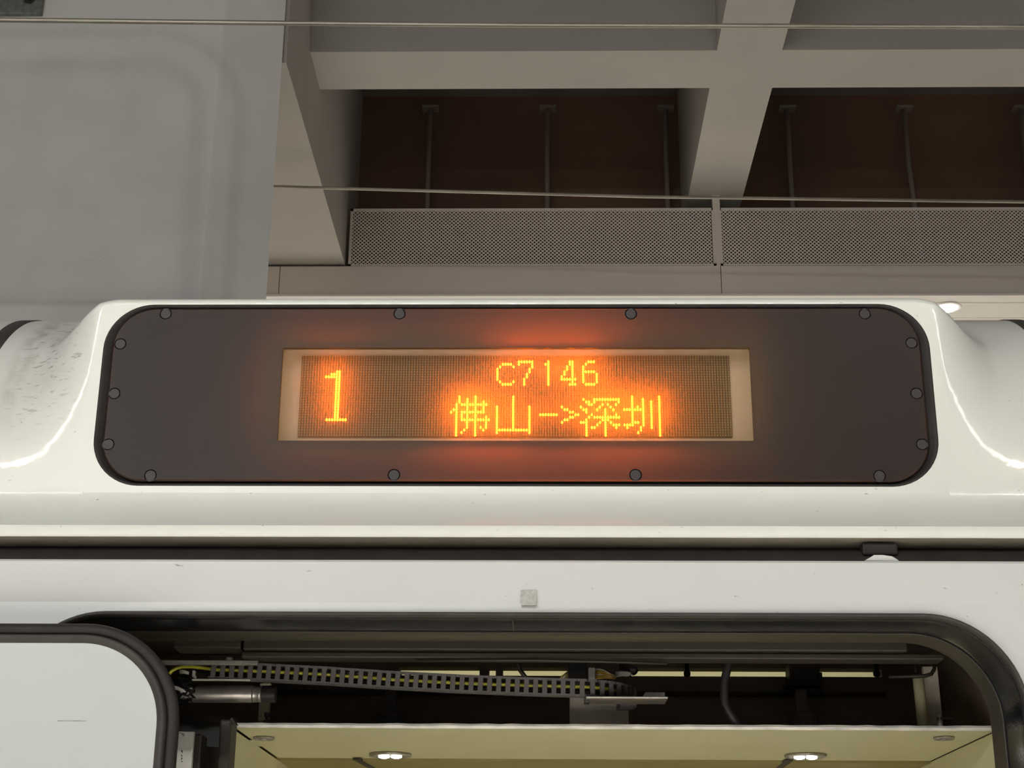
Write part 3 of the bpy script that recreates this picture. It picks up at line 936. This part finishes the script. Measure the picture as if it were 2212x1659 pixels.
# door drive cylinder, its bracket and wrapping
YM = 2.38
mt = thing('door_actuator', at(490, 1500, YM), 'steel door actuator cylinder with a black end cap beside the open leaf', 'actuator')
c0, c1 = at(380, 1499, YM), at(546, 1499.5, YM)
r_ = 0.0133
zax = c1.z
MB().lathe([(r_ * 0.9, 0), (r_, 0.001), (r_, c1.x - c0.x - 0.001), (r_ * 0.97, c1.x - c0.x)], (c0.x, YM, zax), (1, 0, 0), 28).build('cylinder_body', M['steel'], mt, angle=40)
x2 = at(566, 1499, YM).x
L2 = x2 - c1.x
MB().lathe([(r_ * 0.95, 0), (r_ * 0.95, L2 * 0.2), (r_ * 0.90, L2 * 0.25), (r_ * 0.96, L2 * 0.4), (r_ * 0.90, L2 * 0.55), (r_ * 0.95, L2 * 0.7), (r_ * 0.95, L2)], (c1.x, YM, zax), (1, 0, 0), 28).build('collar', M['steel'], mt, smooth=True, label='bright ribbed collar')
x3 = at(596, 1499, YM).x
MB().lathe([(r_ * 0.86, 0), (r_ * 0.98, 0.001), (r_ * 0.98, x3 - x2 - 0.001), (r_ * 0.9, x3 - x2)], (x2, YM, zax), (1, 0, 0), 28).build('end_cap', M['black'], mt, angle=40, label='black end cap')
# crumpled black film wrapped on the cylinder
bag = bmesh.new()
bmesh.ops.create_icosphere(bag, subdivisions=4, radius=1.0)
cB = at(398, 1491, YM - 0.005)
for v in bag.verts:
    n_ = v.co.normalized()
    k = 1 + 0.10 * math.sin(9 * n_.x + 3 * math.sin(7 * n_.z)) + 0.07 * math.sin(17 * n_.z + 5 * n_.x) + 0.05 * math.sin(31 * n_.y + 13 * n_.x)
    v.co = Vector((cB.x + 0.0215 * n_.x * k, cB.y + 0.018 * n_.y * k, cB.z + (0.0205 - 0.004 * n_.x) * n_.z * k - 0.003 * n_.x))
bag.verts.index_update()
mbb = MB().add([v.co[:] for v in bag.verts], [[v.index for v in f.verts] for f in bag.faces])
bag.free()
tag(mbb.build('plastic_wrap', M['bag'], smooth=True), 'crumpled black plastic film wrapped round the actuator cylinder', 'plastic film')
tg = MB().loft([[at(372, 1480, YM - 0.022), at(372, 1488, YM - 0.022)], [at(385, 1483, YM - 0.026), at(384, 1491, YM - 0.026)], [at(396, 1489, YM - 0.027), at(394, 1495, YM - 0.027)], [at(402, 1494, YM - 0.025), at(401, 1496, YM - 0.025)]], closed=False)
o = tg.build('white_tag', M['whitewire'], smooth=True)
tag(o, 'small white strip poking out of the black plastic film', 'tag')
mbk = thing('mounting_plate', at(450, 1432, 2.33), 'scratched aluminium strip with a bolt above the cable chain', 'bracket')
q0, q1 = at(340, 1424, 2.33), at(556, 1437, 2.33)
MB().box(q0.x, q1.x, 2.33, 2.34, q1.z + 0.001, q1.z + 0.0075, 0.001).build('strip', M['plate'], mbk)
q = at(495, 1424, 2.335)
MB().lathe([(0.0075, 0), (0.0075, 0.0015), (0.0058, 0.0015), (0.0055, 0.005), (0.004, 0.0058)], (q.x, 2.337, q1.z + 0.0075), (0, 0, 1), 12).build('bolt', M['plate'], mbk)
q0, q1 = at(414, 1466, 2.345), at(539, 1470, 2.345)
o = MB().box(q0.x, q1.x, 2.345, 2.352, q1.z, q0.z, 0.0008).build('guide_rod', M['whitewire'])
tag(o, 'thin pale guide rod between the cable chain and the cylinder', 'rod')

# bracket, plate and wiring at the chain's right end
q0, q1 = at(1265, 1507, 2.37), at(1440, 1515, 2.37)
bk = thing('angle_bracket', q0, 'thin steel angle bracket under the end of the cable chain', 'bracket')
MB().box(q0.x, q1.x, 2.34, 2.40, q1.z, q1.z + 0.003, 0.0008).build('shelf', M['steel'], bk)
a0, a1 = at(1370, 1508, 2.40), at(1436, 1496, 2.40)
MB().prism([(a0.x, 2.398, q1.z), (a1.x, 2.398, q1.z), (a1.x, 2.398, a1.z), (at(1394, 1496, 2.4).x, 2.398, a1.z), (at(1390, 1503, 2.4).x, 2.398, a0.z + 0.004)], (0, 0.003, 0)).build('upright', M['steel'], bk)
a0 = at(1268, 1502, 2.36)
MB().box(a0.x - 0.004, a0.x + 0.004, 2.355, 2.38, q1.z - 0.004, a0.z + 0.006, 0.001).build('clip', M['black'], bk)
a0, a1 = at(1231, 1580, 2.50), at(1357, 1500, 2.50)
o = MB().box(a0.x, a1.x, 2.50, 2.515, 0.324, a1.z, 0.001).build('grey_plate', M['greyplate'])
tag(o, 'dull grey upright plate behind the end of the cable chain', 'plate')
a0, a1 = at(1228, 1470, 2.45), at(1266, 1425, 2.45)
ct = thing('connector_block', (a1.x, 2.44, a0.z), 'black terminal box with white plug and yellow wires above the chain end', 'connector')
MB().box(a0.x, a1.x, 2.44, 2.50, a0.z - 0.01, a1.z + 0.02, 0.002).build('housing', M['black'], ct)
a0, a1 = at(1271, 1470, 2.44), at(1285, 1443, 2.44)
MB().box(a0.x, a1.x, 2.435, 2.455, a0.z, a1.z, 0.001).build('plug', M['whitewire'], ct, label='white plug')
for k in range(6):
    y0 = 1446 + 4 * k
    MB().tube([at(1285, y0, 2.445), at(1293, y0 - 1, 2.442), at(1305, y0 + (2 if k < 3 else -2), 2.438 + 0.002 * k), at(1318, 1456 + 1.7 * k, 2.442), at(1329, 1460 + 1.2 * k, 2.45)], 0.0013, 6).build('wire', M['yellow2'] if k % 3 else M['whitewire'], ct, smooth=True)
for k in range(5):
    MB().tube([at(1330, 1452 + 2.5 * k, 2.455), at(1342, 1451 + 2 * k, 2.452), at(1356, 1452 + 2 * k, 2.455), at(1366, 1456, 2.46)], 0.0011, 6).build('wire', M['whitewire'], ct, smooth=True)
for k in range(4):
    MB().tube([at(1207 + 6 * k, 1470, 2.47), at(1214 + 5 * k, 1461, 2.468), at(1225 + 2 * k, 1452 + k, 2.47)], 0.0012, 6).build('wire', M['whitewire'] if k % 2 else M['yellow2'], ct, smooth=True)
q = at(1362, 1446, 2.46)
MB().tube([at(1340, 1440, 2.47), at(1362, 1443, 2.465), at(1372, 1452, 2.46)], 0.007, 8).build('cable_boot', M['black'], ct, smooth=True)

o = MB().tube([at(1113, 1418, 2.45), at(1117, 1432, 2.45), at(1124, 1448, 2.45), at(1134, 1462, 2.45), at(1147, 1478, 2.46)], 0.0036, 10).build('brown_cable', M['dark2'], smooth=True)
tag(o, 'slim brown cable curving down behind the middle of the chain', 'cable')
o = MB().tube([at(1575, 1405, 2.42), at(1572, 1440, 2.42), at(1563, 1480, 2.42), at(1566, 1520, 2.42), at(1585, 1555, 2.42), at(1604, 1572, 2.42)], 0.0066, 12).build('corrugated_hose', M['black'], smooth=True)
tag(o, 'black hose bending down through the dark recess right of centre', 'hose')
# latch hung from the bulkhead
lt = thing('door_latch', at(1740, 1475, 2.82), 'dark latch block hanging in front of the light slot', 'latch')
def boxpx(x0, y0, x1, y1, Y, dep, ch_=0.001):
    a, b = at(x0, y1, Y), at(x1, y0, Y)
    return MB().box(a.x, b.x, Y, Y + dep, a.z, b.z, ch_)
boxpx(1707, 1428, 1770, 1478, 2.80, 0.05, 0.002).build('block', M['dark2'], lt)
boxpx(1700, 1474, 1776, 1480, 2.79, 0.05).build('cross_plate', M['dark2'], lt)
boxpx(1706, 1484, 1776, 1500, 2.79, 0.04, 0.002).build('lower_block', M['dark2'], lt)
boxpx(1766, 1452, 1776, 1470, 2.79, 0.03).build('pin', M['black'], lt)
for k, (px, lab) in enumerate(((1484, 'black bolt head dropping into the light slot left of the hose'), (1893, 'black bolt head dropping into the light slot at its right end'))):
    q = at(px, 1448, 2.84)
    o = MB().lathe([(0.003, -0.012), (0.006, -0.010), (0.0065, -0.004), (0.004, 0.0), (0.004, 0.02)], (q.x, 2.84, q.z), (0, 0, 1), 12).build('slot_bolt', M['black'], angle=40)
    tag(o, lab, 'bolt', 'bolts over the light slot')
# horizontal seam ledge on the back panel
o = boxpx(560, 1496, 1915, 1499, 2.844, 0.0155, 0.0005).build('seam_ledge', M['dark2'])
tag(o, 'thin dark ledge along the panel behind the cable chain', 'ledge')

# ------------------------------------------------------------------ vestibule
YV = 2.40
fl, fr = at(505, 1573, YV), at(2151, 1575, YV)
zv = (fl.z + fr.z) / 2
vx0, vx1 = fl.x, fr.x
bk_l = at_z(1200, 1640, zv).y
ves = MB()
ves.box(vx0, vx1, YV, bk_l, zv, zv + 0.006)
vc = ves.build('vestibule_ceiling', M['cream'], train, label='cream ceiling panel with round lamps inside the doorway')
mb = MB()
n = 60
lp = []
for k in range(n + 1):
    x = vx0 + (vx1 - vx0) * k / n
    jz = random.uniform(-0.0006, 0.0006)
    lp.append([(x, YV + 0.001, zv - 0.0012), (x, YV - 0.003, zv - 0.001), (x, YV - 0.004, zv + 0.003 + jz), (x, YV - 0.001, zv + 0.0065 + jz), (x, YV + 0.02, zv + 0.0075)])
mb.loft(lp, closed=False)
mb.build('scuffed_edge', M['edge'], vc, label='scuffed white front edge')
# second, darker ceiling stretch behind, and the trim between
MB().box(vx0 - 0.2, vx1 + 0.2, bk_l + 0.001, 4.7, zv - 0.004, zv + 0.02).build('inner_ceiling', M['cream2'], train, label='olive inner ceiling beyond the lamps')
a, b = at_z(760, 1640, zv - 0.005), at_z(800, 1659, zv - 0.005)
for (xa, ya, xb, yb) in ((762, 1641, 800, 1662), (1696, 1644, 1672, 1662)):
    p0, p1 = at_z(xa, ya, zv - 0.0045), at_z(xb, yb, zv - 0.0045)
    t = (p1 - p0)
    MB().prism([p0, p0 + Vector((0.014, 0, 0)), p1 + Vector((0.014, 0, 0)), p1], (0, 0, 0.003)).build('ceiling_seam', M['dark2'], vc)
# side jambs
jl = at(503, 1572, YV - 0.003)
MB().prism([(vx0, YV, zv - 0.004), (vx0 - 0.012, YV - 0.004, zv - 0.001), (vx0 - 0.012, YV - 0.004, -1.5), (vx0, YV, -1.5)], (0.0, 0.9, 0)).build('left_jamb', M['cream'], train)
MB().prism([(vx1, YV, zv - 0.002), (vx1 + 0.010, YV - 0.004, zv + 0.0), (vx1 + 0.010, YV - 0.004, -1.5), (vx1, YV, -1.5)], (0.0, 0.9, 0)).build('right_jamb', M['cream'], train)
MB().box(vx1 + 0.012, vx1 + 0.022, YV - 0.012, YV + 0.05, -1.5, zv + 0.008, 0.002).build('right_post', M['dark2'], train)
a = at(494, 1556, 2.36)
MB().box(a.x - 0.011, a.x + 0.006, 2.35, 2.40, -1.5, a.z, 0.003).build('left_post', M['dark2'], train, label='dark upright post at the left of the vestibule')
MB().prism([(a.x + 0.002, 2.349, a.z - 0.002), (a.x + 0.007, 2.349, a.z + 0.003), (a.x + 0.012, 2.36, a.z - 0.006)], (0, 0.02, 0)).build('post_tip', M['dark2'], train)
a0, a1 = at(414, 1612, 2.42), at(482, 1800, 2.42)
MB().box(-0.75, vx0 - 0.014, 2.47, 2.50, -1.49, 0.335).build('side_bulkhead', M['dark2'], train)
mir = thing('door_pillar_cover', (a0.x, 2.42, -1.5), 'blue grey curved metal cover beside the left post at the bottom', 'cover')
pts = []
for k in range(11):
    t = k / 10
    pts.append((a0.x + (a1.x - a0.x) * t, 2.42 + 0.012 * (t ** 3) * 3))
MB().loft([[(x, y, -1.5) for x, y in pts], [(x, y, a0.z - 0.0) for x, y in pts], [(x, y + 0.02, a0.z + 0.002) for x, y in pts]], closed=False).build('cover_sheet', M['steel'], mir, smooth=True)
a0, a1 = at(405, 1585, 2.36), at(421, 1800, 2.36)
MB().box(a0.x, a1.x, 2.36, 2.40, -1.5, a0.z, 0.003).build('dark_rail', M['dark2'], mir)
a0, a1 = at(386, 1580, 2.34), at(402, 1800, 2.34)
lb = thing('white_edge_strip', (a0.x, 2.34, -1.5), 'narrow white strip with black handwritten marks beside the door leaf', 'strip')
MB().box(a0.x, a1.x, 2.34, 2.35, -1.5, a0.z, 0.0008).build('strip', M['whitewire'], lb)
for pts in (((388, 1583), (391, 1583)), ((393, 1583), (394, 1588)), ((396, 1584), (398, 1588), (395, 1590)), ((392, 1622), (394, 1626), (393, 1620)), ((393, 1630), (391, 1632), (394, 1634)), ((391, 1637), (394, 1638), (391, 1641)), ((392, 1644), (394, 1646))):
    MB().tube([at(px, py, 2.3398) for px, py in pts], 0.0006, 5).build('ink_mark', M['ink'], lb)

def px_on_ceiling(px, py):
    return at_z(px, py, zv - 0.0015)
for k, (px, py) in enumerate(((843, 1630), (1740, 1632))):
    p = px_on_ceiling(px, py)
    rx = abs(px_on_ceiling(px + 46, py).x - p.x)
    t = thing('ceiling_spotlight', p, ['lit round spotlight in the vestibule ceiling left of centre', 'lit round spotlight in the vestibule ceiling right of centre'][k], 'lamp', 'lit vestibule spotlights')
    n = 32
    MB().lathe([(rx, 0.0012), (rx, -0.002), (rx * 0.93, -0.0035), (rx * 0.70, -0.0025), (rx * 0.62, 0.0)], p, (0, 0, 1), n).build('trim_ring', M['steel'], t, smooth=True, label='brushed metal ring')
    for sx in (-0.29, 0.29):
        MB().lathe([(rx * 0.27, -0.002), (rx * 0.25, -0.0052), (rx * 0.12, -0.0068)], (p.x + sx * rx, p.y, p.z), (0, 0, 1), 18).build('lamp_lens', M['lens'], t, smooth=True)
    a = at(px, 1568, p.y)
    zc = zv + 0.006
    MB().lathe([(rx * 0.74, 0), (rx * 0.74, 0.036), (rx * 0.69, 0.037), (rx * 0.69, 0.040), (rx * 0.74, 0.041), (rx * 0.74, 0.051), (rx * 0.69, 0.052), (rx * 0.69, 0.055), (rx * 0.74, 0.056), (rx * 0.74, 0.061), (rx * 0.66, 0.065)], (p.x, p.y, zc), (0, 0, 1), 28).build('lamp_can', M['chain'], t, angle=35)
    MB().box(p.x - 0.012, p.x + 0.008, p.y - 0.004, p.y + 0.004, zc + 0.065, zc + 0.105, 0.001).build('terminal', M['chain'], t)
for k, (px, py) in enumerate(((570, 1594), (2039, 1594))):
    p = px_on_ceiling(px, py)
    rx = abs(px_on_ceiling(px + 23, py).x - p.x)
    t = thing('ceiling_lock', p, ['small recessed oval latch in the vestibule ceiling, left end', 'small recessed oval latch in the vestibule ceiling, right end'][k], 'latch', 'oval latches in the vestibule ceiling')
    MB().lathe([(rx, 0.001), (rx, -0.0015), (rx * 0.9, -0.003), (rx * 0.8, -0.002), (rx * 0.55, -0.0015)], p, (0, 0, 1), 28).build('rim', M['plate'], t, smooth=True)
    MB().lathe([(rx * 0.42, -0.001), (rx * 0.40, -0.004), (rx * 0.2, -0.005)], p, (0, 0, 1), 20).build('plug', M['steel'], t, smooth=True)

# right hand hanger tube and fittings
tb = thing('support_tube', at(2000, 1560, 2.5), 'cream support tube with a curved grey bracket at the right of the recess', 'tube')
p0, p1 = at(1983, 1466, 2.50), at(1995, 1575, 2.50)
MB().tube([p0, p1], 0.0088, 16).build('tube', M['cream'], tb, smooth=True)
a0, a1 = at(1994, 1440, 2.52), at(2030, 1580, 2.52)
MB().prism([(a0.x, 2.52, a0.z), (at(2024, 1438, 2.52).x, 2.52, a0.z), (at(2038, 1575, 2.52).x, 2.52, a1.z), (at(2004, 1575, 2.52).x, 2.52, a1.z)], (0, 0.012, 0)).build('back_plate', M['greyplate'], tb)
MB().tube([at(1920, 1462, 2.49), at(1968, 1461, 2.485), at(1998, 1460, 2.48), at(2012, 1456, 2.48), at(2018, 1446, 2.485), at(2019, 1436, 2.49)], 0.0032, 8).build('bracket_arm', M['dark2'], tb, smooth=True)
MB().tube([at(1979, 1436, 2.5), at(1978, 1448, 2.495), at(1984, 1461, 2.49)], 0.0028, 8).build('bracket_arm', M['dark2'], tb, smooth=True)
q = at(2031, 1566, 2.44)
hk = thing('panel_catch', q, 'small steel catch standing on the right end of the vestibule ceiling', 'catch')
MB().lathe([(0.004, -0.004), (0.004, 0.002), (0.0022, 0.002), (0.0022, 0.012), (0.0035, 0.012), (0.0035, 0.015)], (q.x, 2.44, zv + 0.014), (0, 0, 1), 12).build('stud', M['plate'], hk, angle=40)
MB().tube([(q.x - 0.004, 2.44, zv + 0.022), (q.x + 0.008, 2.44, zv + 0.024), (q.x + 0.024, 2.44, zv + 0.023), (q.x + 0.029, 2.44, zv + 0.014)], 0.0022, 8).build('arm', M['dark2'], hk, smooth=True)
p0 = at(575, 1520, 2.48)
lt2 = thing('support_strut', p0, 'cream support strut below the black end cap at the left', 'strut')
a0, a1 = at(568, 1475, 2.50), at(579, 1556, 2.50)
MB().box(a0.x, a1.x, 2.50, 2.515, a1.z, a0.z, 0.001).build('strut_front', M['cream'], lt2)
a2 = at(556, 1556, 2.50)
MB().box(a2.x, a0.x, 2.505, 2.53, a1.z, a0.z, 0.001).build('strut_side', M['greyplate'], lt2)
q = at(576, 1560, 2.46)
hk = thing('panel_catch', q, 'dark catch standing on the left end of the vestibule ceiling', 'catch')
MB().lathe([(0.005, -0.004), (0.005, 0.004), (0.003, 0.004), (0.003, 0.010), (0.0045, 0.010), (0.0045, 0.016)], (q.x, 2.46, zv + 0.014), (0, 0, 1), 12).build('stud', M['dark2'], hk, angle=40)
# vestibule floor and far wall so the cabin light has something to bounce from
MB().box(-0.75, 0.72, 2.13, 4.7, -1.56, -1.5).box(-0.95, 0.95, 4.7, 4.75, -1.5, 0.35).build('vestibule_shell', M['cream'], train)
